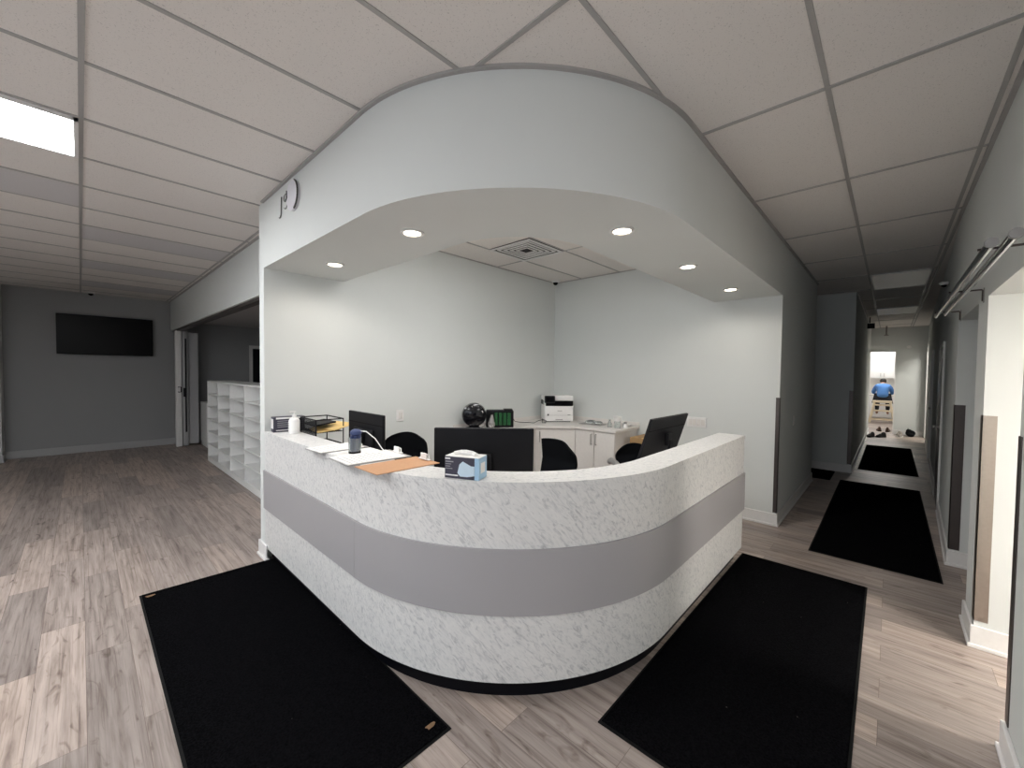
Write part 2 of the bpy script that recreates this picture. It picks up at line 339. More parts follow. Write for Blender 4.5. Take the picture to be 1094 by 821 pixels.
for y in ys:
    if y < YC: g.box(-4.1, y-T, ZG, 1.78, y+T, C)
    elif y < .45: g.box(-4.1, y-T, ZG, 15.5, y+T, C)
    elif y < .85: g.box(-4.1, y-T, ZG, 7.6, y+T, C)
    elif y < YW: g.box(-4.1 if y < 3.1 else -2.9, y-T, ZG, soff_x(y), y+T, C)
    elif y < 10.65: g.box(-2.9, y-T, ZG, 1.3, y+T, C)
# wall angles
g.ring(Lpath(-.022, YW, 7.6, Y0=.85), Lpath(0, YW, 7.6, Y0=.85), C-.012, C)
g.box(1.278, 3.94, C-.012, 1.30, 11, C); g.box(-.9, 10.978, C-.012, 1.3, 11, C)
g.box(1.9, YC, C-.012, 15.5, YC+.022, C); g.box(8.7, .428, C-.012, 15.5, .45, C)
cg = struct(g.build('ceiling_grid', 'grid', None, 'keep')); cg.parent = bpy.data.objects['ceiling']
g = MB()
for x in (3.755, 2.535): g.box(x-.009, 1.5, ZG, x+.009, YW, C)
for y in (3.34, 2.73, 2.12): g.box(1.72, y-.009, ZG, XW, y+.009, C)
g.box(1.72, YW-.015, C-.01, XW, YW, C); g.box(XW-.015, 1.5, C-.01, XW, YW, C)
cg2 = struct(g.build('ceiling_grid', 'grid', None, 'keep')); cg2.parent = bpy.data.objects['ceiling']
# greyer tiles in the grid: darker look from reflection angle put into colour
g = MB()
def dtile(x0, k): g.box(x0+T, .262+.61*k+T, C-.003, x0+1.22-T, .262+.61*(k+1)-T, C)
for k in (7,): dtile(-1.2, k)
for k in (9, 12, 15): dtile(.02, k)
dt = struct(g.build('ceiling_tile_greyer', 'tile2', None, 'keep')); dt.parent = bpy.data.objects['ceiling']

# baseboards
def base(name, runs, m='trim', h=.13):
    mb = MB()
    for i, (x0, y0, x1, y1) in enumerate(runs):
        h_ = h-.0007*i; lo = (min(x0, x1), min(y0, y1)); hi = (max(x0, x1), max(y0, y1))
        mb.box(lo[0]+.0003*i, lo[1]+.0003*i, 0, hi[0]-.0003*i, hi[1]-.0003*i, h_, bev=.003)
        e = .010-.0006*i
        mb.box(lo[0]-e, lo[1]-e, 0, hi[0]+e, hi[1]+e, .022-.0005*i, bev=.003)
    return struct(mb.build(name, m, None, 'keep'))
t = .015
base('baseboard_reception', [(XW-t, .85-t, XW, YW), (XW-t, .85-t, 7.6+t, .85), (7.6, .85-t, 7.6+t, 3.9)])
base('baseboard_reception_back', [(1.9, YW-t, XW, YW)])
base('baseboard_left_column', [(1.05-t, 3.75, 1.05, 3.94+t), (1.05-t, 3.94, 1.45, 3.94+t)])
base('baseboard_corridor_left', [(8.7-t, .45-t, 8.7, 3.9), (8.7-t, .45-t, 15.5, .45)])
base('baseboard_right_near', [(1.9, YC, 2.68+t, YC+t), (2.68, YC-.14, 2.68+t, YC+t)])
base('baseboard_pillar', [(3.62-t, YC-2.2, 3.62, YC+t), (3.62-t, YC, 3.97+t, YC+t)])
base('baseboard_right_far', [(5.05-t, YC-1.5, 5.05, YC+t)])
slant(base('baseboard_right_corridor', [(5.05, YC, 6.95, YC+t), (7.9, YC, 10.55, YC+t), (11.4, YC, 13.93, YC+t)]))
base('baseboard_end', [(15.5-t, -.68, 15.5, -.09)])
base('baseboard_left_end', [(-.9, 11-t, 2.7, 11), (-.9, 10.65-t, -.9+t, 11), (-2.9, 10.65-t, -.9+t, 10.65)], 'part')  # grey instead of white trim: the dim light is in the colour
# door casings and doors in the corridor's right wall and back room
def casing(name, x0, x1, y, z, s=1, w=.07):
    mb = MB(); d = .018*s
    for a, b in ((x0-w, x0), (x1, x1+w)): mb.box(a, min(y, y+d), 0, b, max(y, y+d), z+w)
    mb.box(x0, min(y, y+d), z, x1, max(y, y+d), z+w)
    return struct(mb.build(name, 'trim', None, 'keep'))
def door(name, x0, x1, y, z, m, knobx, parentcase=None):
    mb = MB(); mb.box(x0+.003, y, .008, x1-.003, y+.035, z-.003, bev=.003)
    for (a, b, c, d) in ((.12, .85, .15, .95),):
        mb.box(x0+a*.8, y+.035, .25, x1-.1, y+.04, .95, bev=.004); mb.box(x0+a*.8, y+.035, 1.1, x1-.1, y+.04, z-.15, bev=.004)
    o = struct(mb.build(name, m, None, 'keep'))
    k = MB(); k.lathe([(0, 0), (.025, 0), (.025, .008), (.01, .015), (.01, .035), (.026, .045), (.026, .06), (0, .066)], (knobx, y+.035, 1.0), 16, 'Y'); kk = struct(k.build('door_knob', 'nickel', None, 'keep')); kk.parent = o
    return o
slant(casing('trim_1', 7.0, 7.85, YC, 1.98, w=.045)); slant(door('door_1', 7.0, 7.85, YC-.02, 1.98, 'dsteel', 7.1))
slant(casing('trim_2', 10.6, 11.35, YC, 2.05, w=.045)); slant(door('door_2', 10.6, 11.35, YC-.06, 2.05, 'part', 11.25))
slant(casing('trim_3', 14.0, 15.2, YC, 2.4, w=.07))
casing('trim_4', 2.78, 3.62, 11, 2.08, -1)
mb = MB(); mb.box(2.79, 11.05, .01, 3.61, 11.09, 2.07, bev=.004); struct(mb.build('door_4', 'black', None, 'keep'))
mb = MB(); mb.box(15.49, -.09, 0, 15.63, -.065, 2.33); mb.box(15.49, -.09, 2.305, 15.63, .45, 2.33); struct(mb.build('trim_5', 'trim', None, 'keep'))
# deeper casing seen inside the first side opening
mb = MB(); mb.box(3.60, -1.02, 0, 3.62, -.72, 2.08); struct(mb.build('trim_6', 'trim', None, 'keep'))

# ------------------------------------------------------------------ reception counter
YL, XR = 3.82, 3.92
rc = thing('reception_counter', 'large L-shaped reception counter with rounded corner, white marble-look panels and grey band', 'counter', (2.0, 2.0, 0))
def cring(name, m, d0, d1, z0, z1, sl=slice(None), xr=XR, yl=YL, lab=None):
    a = Lpath(d0, yl, xr)[sl]; b = Lpath(d1, yl, xr)[sl]
    o = MB().ring(a, b, z0, z1).build(name, m, rc, True, 20)
    if lab: o['label'] = lab
    return o
cring('toe_kick', 'kick', .05, .18, 0, .10, xr=XR-.05, lab='recessed black toe kick')
cring('lower_panel', 'marble', 0, .18, .10, .435)
cring('accent_band', 'band', -.012, .0, .435, .755, slice(0, 14), lab='grey accent band')
cring('accent_band', 'band', -.012, .0, .435, .755, slice(13, None), xr=XR+.012, lab='grey accent band')
MB().box(1.0373, 2.168, .436, 1.0385, 2.1695, .754).build('panel_seam', 'greyp', rc, True)
cring('core_panel', 'band', 0, .18, .435, .755)
cring('upper_panel', 'marble', 0, .18, .755, 1.05)
cring('ledge', 'marble', -.004, .205, 1.05, 1.078, xr=XR+.004)
mb = MB(); mb.ring(Lpath(.18, 3.8, 3.90), Lpath(.80, 3.8, 3.90), .715, .745); mb.build('worktop', 'whitel', rc, True, 20)
for q in ((3.86, 1.09, 0, 3.90, 1.68, .715), (1.26, 3.76, 0, 1.84, 3.80, .715)): bx('support_panel', 'whitel', *q, parent=rc, world=True)

# ------------------------------------------------------------------ door mats
def floor_mat(poly, label, group=None, worn=()):
    cx = sum(p[0] for p in poly)/4; cy = sum(p[1] for p in poly)/4
    t_ = thing('floor_mat', label, 'mat', (cx, cy, 0))
    lp = [(x-cx, y-cy) for x, y in poly]
    MB().prism(lp, .0005, .004).build('rubber_border', 'rubber', t_)
    inn = [(x*(1-.012/max(.3, abs(x))), y*(1-.012/max(.3, abs(y)))) for x, y in lp]
    MB().prism(inn, .004, .011, bev=.003).build('pile', 'pile', t_)
    for (wx, wy, r) in worn:
        mb = MB(); mb.prism([(wx-cx+r*(1+.35*math.sin(3*a+1))*math.cos(a), wy-cy+r*.7*(1+.3*math.cos(2*a))*math.sin(a)) for a in [2*PI*k/14 for k in range(14)]], .0105, .0122)
        o = mb.build('worn_patch', 'leafy', t_); o['label'] = 'brown worn patch in the corner'
    return t_
floor_mat([(.26, 1.39), (1.115, 1.39), (1.115, 3.76), (.26, 3.79)], 'black floor mat along the left side of the reception counter, worn brown corners', worn=[(1.05, 1.46, .022), (.31, 3.72, .024)])
floor_mat([(2.10, .07), (4.06, .09), (4.04, .955), (1.62, .935)] if False else [(1.60, .07), (4.05, .085), (4.04, .93), (1.60, .935)], 'large black floor mat along the right side of the reception counter')
floor_mat([(4.54, -.34), (8.02, -.34), (7.98, .53), (4.54, .51)], 'black floor mat lying in the corridor entrance past the counter')
floor_mat([(9.15, -.37), (12.6, -.37), (12.55, .38), (9.15, .38)], 'farthest black floor mat in the corridor, before the shoes')
floor_mat([(8.0, 1.0), (8.65, 1.0), (8.65, 2.6), (8.0, 2.6)] if False else [(7.85, .64), (8.62, .64), (8.62, 2.0), (7.85, 2.0)], 'dark floor mat in the side passage left of the corridor')

# ------------------------------------------------------------------ ceiling fixtures
def troffer(x0, y0, m, label, group=None):
    t_ = thing('ceiling_light', label, 'ceiling light', (x0+.61, y0+.305, C-.02), 0, group)
    mb = MB(); z0, z1 = 0, .02; a, b = .60, .295
    mb.box(-a, -b, z0, a, -b+.02, z1); mb.box(-a, b-.02, z0, a, b, z1); mb.box(-a, -b, z0, -a+.02, b, z1); mb.box(a-.02, -b, z0, a, b, z1)
    mb.build('frame', 'trim', t_)
    bx('diffuser', m, -a+.02, -b+.02, .006, a-.02, b-.02, .014, parent=t_)
    return t_
troffer(-1.20, .262+.61*5, 'diff', 'bright lit rectangular ceiling panel light at the left of the ceiling')
troffer(-2.42, .262+.61*1, 'diff', 'added unseen fill panel in the ceiling near the storefront')  # lamp added out of view as general fill for the waiting area
troffer(-2.42, .262+.61*7, 'diff', 'added unseen fill panel over the far part of the waiting area')  # added out of view to brighten the shelf and header wall
troffer(.02, .262-.61*4, 'diff_fill', 'added unseen fill panel in the ceiling behind the viewer')  # unseen lamp added to lift the right-hand fascia and counter
troffer(1.75, 1.83, 'diff_fill', 'added fill panel inside the reception, hidden behind the soffit')  # added where the soffit hides it, to even out the interior walls
troffer(7.34, -.348, 'diffoff', 'unlit pale ceiling panel in the corridor, the nearer one')
troffer(11.0, -.348, 'diffoff', 'unlit pale ceiling panel in the corridor, the farther one')
# downlights in the soffit
for i, (x, y, lab) in enumerate([(1.39, 3.24, 'recessed round downlight nearest the left wall end of the soffit'), (1.385, 2.14, 'recessed round downlight at the left start of the soffit curve'),
        (2.18, 1.175, 'recessed round downlight at the right end of the soffit curve'), (3.235, 1.176, 'recessed round downlight in the middle of the right soffit arm'), (4.36, 1.172, 'recessed round downlight closest to the corridor on the soffit')]):
    t_ = thing('downlight', lab, 'ceiling light', (x, y, 2.428), 0, 'warm downlights under the soffit')
    MB().lathe([(.048, .012), (.068, .012), (.072, .004), (.066, 0), (.052, .002), (.048, .012)], seg=32).build('trim_ring', 'white', t_)
    MB().lathe([(0, .006), (.047, .006), (.05, .012), (0, .012)], seg=32).build('lens', 'lens', t_)
    light('SPOT', 'downlight_beam', (x, y, 2.424), E_SPOT, (1, .93, .84), (0, 0, 0), spot_size=math.radians(172), spot_blend=.5, shadow_soft_size=.045)
# vent
vt = thing('ceiling_vent', 'square white louvred air vent in the ceiling above the back worktop', 'air vent', (3.45, 3.035, C-.02))
mb = MB(); 
for a, b in ((.295, .265), (.235, .215), (.185, .165), (.135, .115), (.085, .068)):
    z = .0 if a > .28 else .004
    mb.box(-a, -a, z, a, -b, z+.008); mb.box(-a, b, z, a, a, z+.008); mb.box(-a, -b, z, -b, b, z+.008); mb.box(b, -b, z, a, b, z+.008)
mb.build('louvres', 'white', vt); bx('dark_throat', 'dark', -.29, -.29, .013, .29, .29, .019, parent=vt)
# dome cameras and small fixtures
def dome(x, y, z, label, r=.045, nx=0, ny=0):
    t_ = thing('security_camera', label, 'security camera', (x, y, z))
    MB().lathe([(0, 0), (r*1.25, 0), (r*1.25, -.02), (r*.9, -.03)], seg=24).build('mount', 'white', t_)
    MB().ball((0, 0, -.03), (r*.85, r*.85, r*.8)).build('dome_lens', 'screen', t_)
dome(4.9, 3.72, C, 'small white ceiling camera with black lens in the inner corner of the reception')
dome(.15, 10.8, C, 'tiny dark dome camera on the ceiling above the wall television')
dome(6.6, YC-.0, 2.66, 'tiny black camera high on the right corridor wall', .03)
t_ = thing('hanging_sign', 'small black sign sticking out high on the left corridor wall', 'sign', (12.6, .39, 2.72)); bx('sign_box', 'black', -.02, -.08, 0, .02, .055, .12, bev=.004, parent=t_); bx('bracket', 'black', -.02, .055, .13, .02, .059, .26, parent=t_) if False else bx('bracket', 'black', -.01, .0, .13, .01, .02, .26, parent=t_)
t_ = thing('sprinkler', 'small pale sprinkler fitting hanging before the corridor end wall', 'sprinkler', (15.0, .13, 2.72)); MB().cyl((0, 0, .02), (0, 0, .26), .018).build('pipe', 'greyp', t_); MB().lathe([(0, 0), (.05, 0), (.05, .012), (.02, .03), (0, .03)]).build('deflector', 'greyp', t_)
t_ = thing('alarm_button', 'small white round alarm on the end wall of the corridor', 'alarm', (15.49, -.33, 2.42)); MB().lathe([(0, 0), (.05, 0), (.045, .03), (0, .035)], axis='X').build('housing', 'white', t_)
t_.rotation_euler = (0, 0, PI)

# ------------------------------------------------------------------ corner guards
def guard(x, y, sx, sy, z0, z1, label, m='steel', w=.05):
    t_ = MB(); e = .004
    t_.box(min(x, x+sx*e), min(y+sy*e, y-sy*w), z0, max(x, x+sx*e), max(y+sy*e, y-sy*w), z1)
    t_.box(min(x+sx*e, x-sx*w), min(y, y+sy*e), z0, max(x+sx*e, x-sx*w), max(y, y+sy*e), z1)
    return tag(t_.build('corner_guard', m), label, 'corner guard', 'metal corner guards')
guard(XW, .85, -1, -1, .14, 1.365, 'dark metal corner guard on the wall edge right of the reception opening', 'dsteel', w=.032)
guard(3.62, YC, -1, 1, .16, 1.38, 'tan brushed metal corner guard on the bright near doorway edge', w=.055)
guard(5.05, YC, -1, 1, .14, 1.37, 'dark brushed metal corner guard on the wall edge between side opening and corridor', 'dsteel', w=.06)
guard(8.7, .45, -1, -1, .14, 1.36, 'metal corner guard on the left corridor wall past the side passage', 'dsteel')
guard(2.68, YC, 1, 1, .14, 1.36, 'dark metal corner guard at the very right edge of the view', 'dsteel')

# ------------------------------------------------------------------ ceiling-height coat rails on the right wall
cr = thing('coat_rail', 'double chrome rail on brackets high on the right wall above the openings', 'rail', (3.9, YC, 2.1))
for yy in (.13, .09): pass
MB().tube([(-1.5, .134, .02), (1.1, .134, .02)], .015, 16).build('tube', 'chrome', cr)
MB().tube([(-1.6, .088, .02), (.95, .088, .02)], .015, 16).build('tube', 'chrome', cr)
for xx, yy in ((-1.51, .134), (-1.61, .088)): MB().lathe([(0, 0), (.019, 0), (.020, .008), (.019, .018), (0, .018)], (xx, yy, .02), 20, 'X').build('end_cap', 'greyp', cr)
for xx in (-1.3, -.12, 1.0):
    MB().tube([(xx, .15, .04), (xx, .10, .04), (xx, .012, .04), (xx, .006, .034), (xx, .006, -.03)], .005, 8).build('bracket', 'dsteel', cr)
    MB().box(xx-.012, 0, -.04, xx+.012, .004, .05, bev=.001).build('wall_plate', 'greyp', cr)

# ------------------------------------------------------------------ left room: television, shelf, partition
tv = thing('television', 'wide black flat television hanging on the dim end wall', 'television', (.36, 10.93, 1.83))
MB().box(-.65, -.03, 0, .65, .02, .73, bev=.006).build('housing', 'black', tv); bx('screen', 'screen', -.64, -.033, .012, .64, -.030, .718, parent=tv); bx('wall_mount', 'black', -.2, .02, .2, .2, .07, .55, parent=tv)

sh = thing('cubby_shelf', 'white cubby shelf with rows of open square compartments beside the dim room', 'shelf', (1.7, 6.8, 0))
y0, y1, H, nc = 4.5, 8.62, 1.39, 6; x0, x1 = 1.5, 1.88
cw = (8.62-5.57)/4.0; divs = [8.62-cw*k for k in range(0, 6)]
mb = MB(); mb.box(x0, divs[-1], 0, x1, divs[0]+.02, .07); mb.build('plinth', 'whitem', sh, True)
bx('top_panel', 'whitem', x0, divs[-1], H-.02, x1, divs[0]+.02, H, parent=sh, world=True)
bx('back_panel', 'whitem', x1-.01, divs[-1], .07, x1, divs[0]+.02, H-.02, parent=sh, world=True)
bx('bottom_panel', 'whitem', x0, divs[-1], .07, x1-.01, divs[0]+.02, .09, parent=sh, world=True)
for dv in divs: bx('upright', 'whitem', x0, dv, .09, x1-.01, dv+.02, H-.02, parent=sh, world=True)
rh = (H-.11)/6
for i in range(5):
    for r in range(1, 6):
        z = .09+rh*r; bx('shelf_board', 'whitem', x0+.004, divs[i+1]+.02, z-.009, x1-.01, divs[i], z+.009, parent=sh, world=True)
fp = thing('folding_partition', 'grey folding accordion partition stacked open by the end wall, with track', 'partition', (1.45, 10.7, 0))
mb = MB()
n = 8
for k in range(n):
    xx = 1.40+.03*k if False else 1.42; ya = 10.93-.05*k
    a = (1.40, ya); b = (1.68, ya-.025); c = (1.40, ya-.05)
    mb.box(1.40, ya-.045, .04, 1.68, ya-.028, 2.33, bev=.004)
    mb.cyl((1.40 if k % 2 else 1.68, ya-.037, .04), (1.40 if k % 2 else 1.68, ya-.037, 2.33), .016, seg=8)
mb.build('folded_panels', 'part', fp, True)
MB().box(1.30, 10.44, .012, 1.40, 10.56, 2.35, bev=.012, seg=3).build('lead_post', 'trim', fp, True)
MB().box(1.41, 10.45, .02, 1.50, 10.53, 2.35, bev=.01, seg=2).build('lead_post', 'part', fp, True)
MB().box(1.45, 10.44, .3, 1.475, 10.452, 2.2).build('black_seal', 'black', fp, True)
MB().tube([(1.34, 10.43, 1.22), (1.34, 10.40, 1.22), (1.38, 10.40, 1.22), (1.38, 10.40, 1.12), (1.34, 10.40, 1.12), (1.34, 10.43, 1.12)], .009, 8).build('handle', 'black', fp, True)
MB().box(1.42, 10.425, 1.02, 1.47, 10.445, 1.2, bev=.004).build('latch', 'black', fp, True)
MB().box(1.33, 3.95, 2.345, 1.42, 10.99, 2.38).build('track', 'dsteel', fp, True)
lc = thing('low_cabinet', 'low white cabinet with dark catches behind the cubby shelf in the dim room', 'cabinet', (2.1, 10.3, 0))
MB().box(-.38, -.3, .08, .3, .3, .9, bev=.004).build('body', 'whitem', lc); bx('plinth', 'whitem', -.37, -.28, 0, .28, .28, .08, parent=lc)
for z in (.62, .38): MB().box(-.1, -.315, z, -.07, -.3, z+.09, bev=.003).build('catch', 'black', lc)
for a in (-.37, -.03): MB().box(a, -.308, .1, a+.32, -.3, .88, bev=.003).build('door', 'whitem', lc)

# ------------------------------------------------------------------ back worktop and cabinets in the reception
ZT = .91; g_ = .002
poly = [(3.05, YW-g_), (3.05, 3.34), (4.02, 3.34), (4.40, 2.97), (4.40, 2.40), (XW-g_, 2.40), (XW-g_, YW-g_)]
wt = thing('worktop', 'continuous pale laminate worktop across the corner at the back of the reception', 'worktop', (4.4, 3.3, ZT-.035))
MB().prism(poly, ZT-.035, ZT, bev=.002).build('slab', 'whitel', wt, True)
mb = MB(); mb.box(3.05, YW-.012, ZT+.001, XW, YW, ZT+.05); mb.box(XW-.012, 2.40, ZT+.001, XW, YW-.012, ZT+.05); struct(mb.build('trim_7', 'whitel', None, 'keep'))
def handle(parent, p, h=.13, n=(-1, 0)):
    px, py, pz = p; nx, ny = n
    MB().tube([(px, py, pz), (px+nx*.028, py+ny*.028, pz), (px+nx*.028, py+ny*.028, pz+h), (px, py, pz+h)], .006, 8).build('handle', 'nickel', parent, True)
ZC = ZT-.037
# right-hand unit with two doors
cb = thing('base_cabinet', 'white two-door base cabinet under the right arm of the back worktop', 'cabinet', (4.7, 2.7, 0))
MB().box(4.44, 2.425, .10, XW-.016-.004, 3.0, ZC).build('body', 'whitel', cb, True); bx('plinth', 'black', 4.50, 2.44, 0, XW-.03, 2.99, .10, parent=cb, world=True)
for a, b, hy in ((2.43, 2.71, 2.68), (2.716, 2.995, 2.745)):
    d = MB().box(4.42, a, .11, 4.44, b, ZC-.006, bev=.002).build('door', 'whitel', cb, True); handle(d, (4.42, hy, .70))
# diagonal corner unit
cc = thing('corner_cabinet', 'white diagonal one-door corner cabinet below the printer', 'cabinet', (4.5, 3.3, 0))
MB().prism([(4.045, 3.375), (4.435, 3.005), (XW-.02, 3.005), (XW-.02, YW-.02), (4.045, YW-.02)], .10, ZC).build('body', 'whitel', cc, True)
MB().prism([(4.10, 3.42), (4.47, 3.06), (XW-.03, 3.06), (XW-.03, YW-.03), (4.10, YW-.03)], 0, .10).build('plinth', 'black', cc, True)
dn = Vector((-.39, -.37)).normalized() if False else Vector((-.37, -.39)).normalized(); tn = Vector((.39, -.37)).normalized()
p0 = Vector((4.045, 3.375))+tn*.012+dn*.001; p1 = Vector((4.435, 3.005))-tn*.008+dn*.001
d = MB().prism([tuple(p0), tuple(p1), tuple(p1+dn*.018), tuple(p0+dn*.018)], .11, ZC-.006).build('door', 'whitel', cc, True)
hp = p0+dn*.018+tn*.05; handle(d, (hp.x, hp.y, .70), n=(dn.x, dn.y))
cl = thing('base_cabinet', 'white base cabinet under the left arm of the back worktop, mostly behind the large monitor', 'cabinet', (3.5, 3.6, 0))
MB().box(3.07, 3.38, .10, 4.035, YW-.02, ZC).build('body', 'whitel', cl, True); bx('plinth', 'black', 3.09, 3.43, 0, 4.03, YW-.03, .10, parent=cl, world=True)
for a, b in ((3.08, 3.55), (3.556, 4.03)):
    d = MB().box(a, 3.36, .11, b, 3.38, ZC-.006, bev=.002).build('door', 'whitel', cl, True); handle(d, ((b-.04 if a < 3.2 else a+.04), 3.36, .70), n=(0, -1))

# printer
pr = thing('printer', 'white laser printer with black control panel on the corner of the worktop', 'printer', (4.68, 3.50, ZT), -PI/4+.06)
MB().box(-.20, -.18, .012, .20, .16, .235, bev=.006, seg=2).build('body', 'white', pr)
MB().box(-.20, -.10, .235, .20, .16, .295, bev=.003).build('output_bay', 'black', pr)
MB().box(-.20, -.17, .298, .20, .16, .365, bev=.008, seg=2).build('scanner', 'white', pr)
MB().box(-.20, -.165, .235, -.185, .0, .298).build('bay_post', 'white', pr)
MB().box(-.19, -.182, .225, .195, -.105, .297, bev=.002).build('output_slot', 'screen', pr)
MB().box(-.205, -.215, .265, -.065, -.15, .368, bev=.008).build('control_panel', 'black', pr)
MB().box(-.19, -.218, .285, -.085, -.214, .35).build('touch_screen', 'screen', pr)
MB().box(-.19, -.184, .095, .19, -.180, .098).build('tray_seam', 'greyp', pr); MB().box(-.05, -.186, .03, .05, -.18, .042).build('tray_grip', 'greyp', pr)
MB().box(-.165, -.184, .09, -.145, -.18, .115).build('power_button', 'black', pr)
MB().box(-.025, -.1845, .155, .04, -.18, .163).build('badge', 'greyp', pr)
MB().box(.12, -.1845, .10, .16, -.18, .108).build('badge', 'greyp', pr)
MB().box(-.17, -.15, 0, .17, .13, .012).build('foot_base', 'rubber', pr)

# fan (round)
fn = thing('desk_fan', 'small round black desk fan with glossy front on the back worktop', 'fan', (3.19, 3.60, ZT), -.72)
MB().lathe([(0, 0), (.10, 0), (.11, .012), (.10, .03), (.05, .045), (0, .05)], seg=28).build('base', 'gloss', fn)
MB().lathe([(0, -.07), (.10, -.07), (.135, -.05), (.145, 0), (.14, .03), (.115, .045), (.105, .03), (.10, .015), (0, .012)], (0, 0, .178), 36, 'Y').build('housing', 'gloss', fn)
MB().lathe([(0, -.008), (.1, -.008), (.1, -.002), (0, -.002)], (0, -.02, .178), 32, 'Y').build('front_disc', 'screen', fn)
mb = MB()
for r in (.03, .055, .08, .1): mb.tube([(r*math.cos(a), -.034, .178+r*math.sin(a)) for a in [2*PI*k/28 for k in range(28)]], .0018, 5, True)
for k in range(6): a = PI*k/6; mb.tube([(-.1*math.cos(a), -.034, .178-.1*math.sin(a)), (.1*math.cos(a), -.034, .178+.1*math.sin(a))], .0018, 5)
mb.build('grille', 'black', fn)
MB().box(-.02, .0, .03, .02, .03, .08).build('neck', 'black', fn)
tag(MB().tube([(3.14, 3.73, ZT+.008), (3.11, 3.75, ZT+.006), (3.10, 3.68, ZT+.006), (3.08, 3.73, ZT+.012), (3.07, 3.76, ZT+.008)], .005, 6).build('short_cable', 'black'), 'short black cord with plug left of the round fan', 'cord')
# black and green case
gb = thing('power_tool_case', 'black case with ribbed green front on the worktop between fan and printer', 'case', (3.62, 3.60, ZT), -.72)
MB().box(-.17, -.09, 0, .17, .09, .21, bev=.01, seg=2).build('body', 'black', gb)
MB().box(-.08, -.10, .03, .15, -.088, .20, bev=.006).build('front_panel', 'black', gb)
for k in range(4): MB().box(-.072+.054*k, -.112, .03, -.030+.054*k, -.098, .185, bev=.004).build('rib', 'green', gb)
MB().box(.05, -.07, .21, .16, .07, .225, bev=.004).build('handle', 'black', gb)
MB().box(-.165, -.1, .01, -.09, -.088, .19, bev=.006).build('side_grip', 'black', gb)
bg = MB(); bg.ball((3.40, 3.52, ZT+.056), (.042, .045, .055)); bg.ball((3.37, 3.50, ZT+.032), (.03, .03, .03)); bg.cyl((3.40, 3.52, ZT+.09), (3.41, 3.52, ZT+.17), .033, .012, 14)
tag(bg.build('plastic_bag', 'greyp'), 'crumpled grey plastic bag between the round fan and green case', 'bag')
cp = [(3.80, 3.56, ZT+.13), (3.86, 3.56, ZT+.05), (3.96, 3.55, ZT+.03), (4.08, 3.53, ZT+.02), (4.2, 3.52, ZT+.006), (4.26, 3.50, ZT+.03), (4.33, 3.47, ZT+.045), (4.38, 3.45, ZT+.03), (4.33, 3.42, ZT+.006), (4.28, 3.44, ZT+.01), (4.36, 3.50, ZT+.05), (4.40, 3.52, ZT+.03)]
tag(MB().tube(cp, .0045, 6).build('cable', 'black'), 'loose black cable looping between the green case and printer', 'cable')
# cups and bits on right arm
pc = thing('cup_stack', 'stack of white cups on a clear jar on the right arm of the worktop', 'cups', (4.62, 2.50, ZT))
MB().lathe([(0, 0), (.036, 0), (.038, .01), (.038, .08), (.034, .09), (0, .09)]).build('jar', 'clear', pc)
MB().lathe([(0, .09), (.046, .09), (.05, .14), (.052, .145), (.052, .15), (0, .15)]).build('cups', 'white', pc)
jr = thing('small_jar', 'small white jar with dark lid beside the cup stack on the worktop', 'jar', (4.75, 2.46, ZT)); MB().lathe([(0, 0), (.035, 0), (.04, .02), (.035, .05), (0, .05)]).build('body', 'white', jr); MB().lathe([(0, .05), (.02, .05), (.02, .07), (0, .07)]).build('lid', 'greyp', jr)
bw = MB(); bw.lathe([(0, .004), (.04, .004), (.07, .03), (.066, .03), (.038, .01), (0, .01)], (4.88, 2.50, ZT)); tag(bw.build('bowl', 'white'), 'small white bowl at the right end of the back worktop', 'bowl')
tr = thing('paper_tray', 'clear flat tray with crumpled wrappers on the worktop left of the cups', 'tray', (4.72, 2.92, ZT), .1)
MB().box(-.10, -.16, 0, .10, .16, .008, bev=.002).build('tray', 'greyp', tr)
MB().ball((0, .03, .03), (.06, .08, .03)).ball((.02, -.08, .025), (.05, .05, .025)).build('wrappers', 'clear', tr)
tag(MB().lathe([(0, 0), (.03, 0), (.026, .05), (.012, .07), (.012, .10), (0, .10)], (4.64, 2.62, ZT)).build('small_bottle', 'clear'), 'small clear bottle left of the cup stack on the worktop', 'bottle')
# cardboard carton
ct = thing('cardboard_box', 'tall brown cardboard box on the floor beside the end of the back worktop', 'box', (4.80, 2.15, 0), 0)
MB().box(-.20, -.17, 0, .20, .17, .82, bev=.003).build('carton', 'card', ct)
MB().box(-.2, -.025, .8201, .2, .025, .8215).build('tape', 'manila', ct)

# wall plates
t_ = thing('light_switch', 'white wall switch plate on the back wall above the left office chair', 'switch', (2.33, YW, 1.06)); MB().box(-.045, -.008, 0, .045, 0, .125, bev=.003).build('plate', 'white', t_)
for a in (-.022, .004): MB().box(a, -.013, .03, a+.018, -.008, .095, bev=.002).build('rocker', 'whitel', t_)
t_ = thing('wall_outlet', 'wide white outlet plate with several sockets on the right reception wall', 'outlet', (XW, 1.68, .97)); MB().box(-.014, -.11, 0, 0, .11, .12, bev=.003).build('plate', 'white', t_)
for k in range(4): MB().box(-.02, -.095+.048*k, .025, -.014, -.055+.048*k, .095, bev=.002).build('socket', 'whitel', t_)
t_ = thing('wall_switch', 'small pale switch plate on the left corridor wall past the corner guard', 'switch', (5.9, .85, 1.0)); MB().box(-.04, -.008, 0, .04, 0, .12, bev=.003).build('plate', 'wallw', t_); MB().box(-.012, -.013, .035, .012, -.008, .085, bev=.002).build('rocker', 'white', t_)
t_ = thing('wall_sign', 'small round wall sign with thin raised characters high on the left soffit face', 'sign', (1.05, 3.2, 2.72))
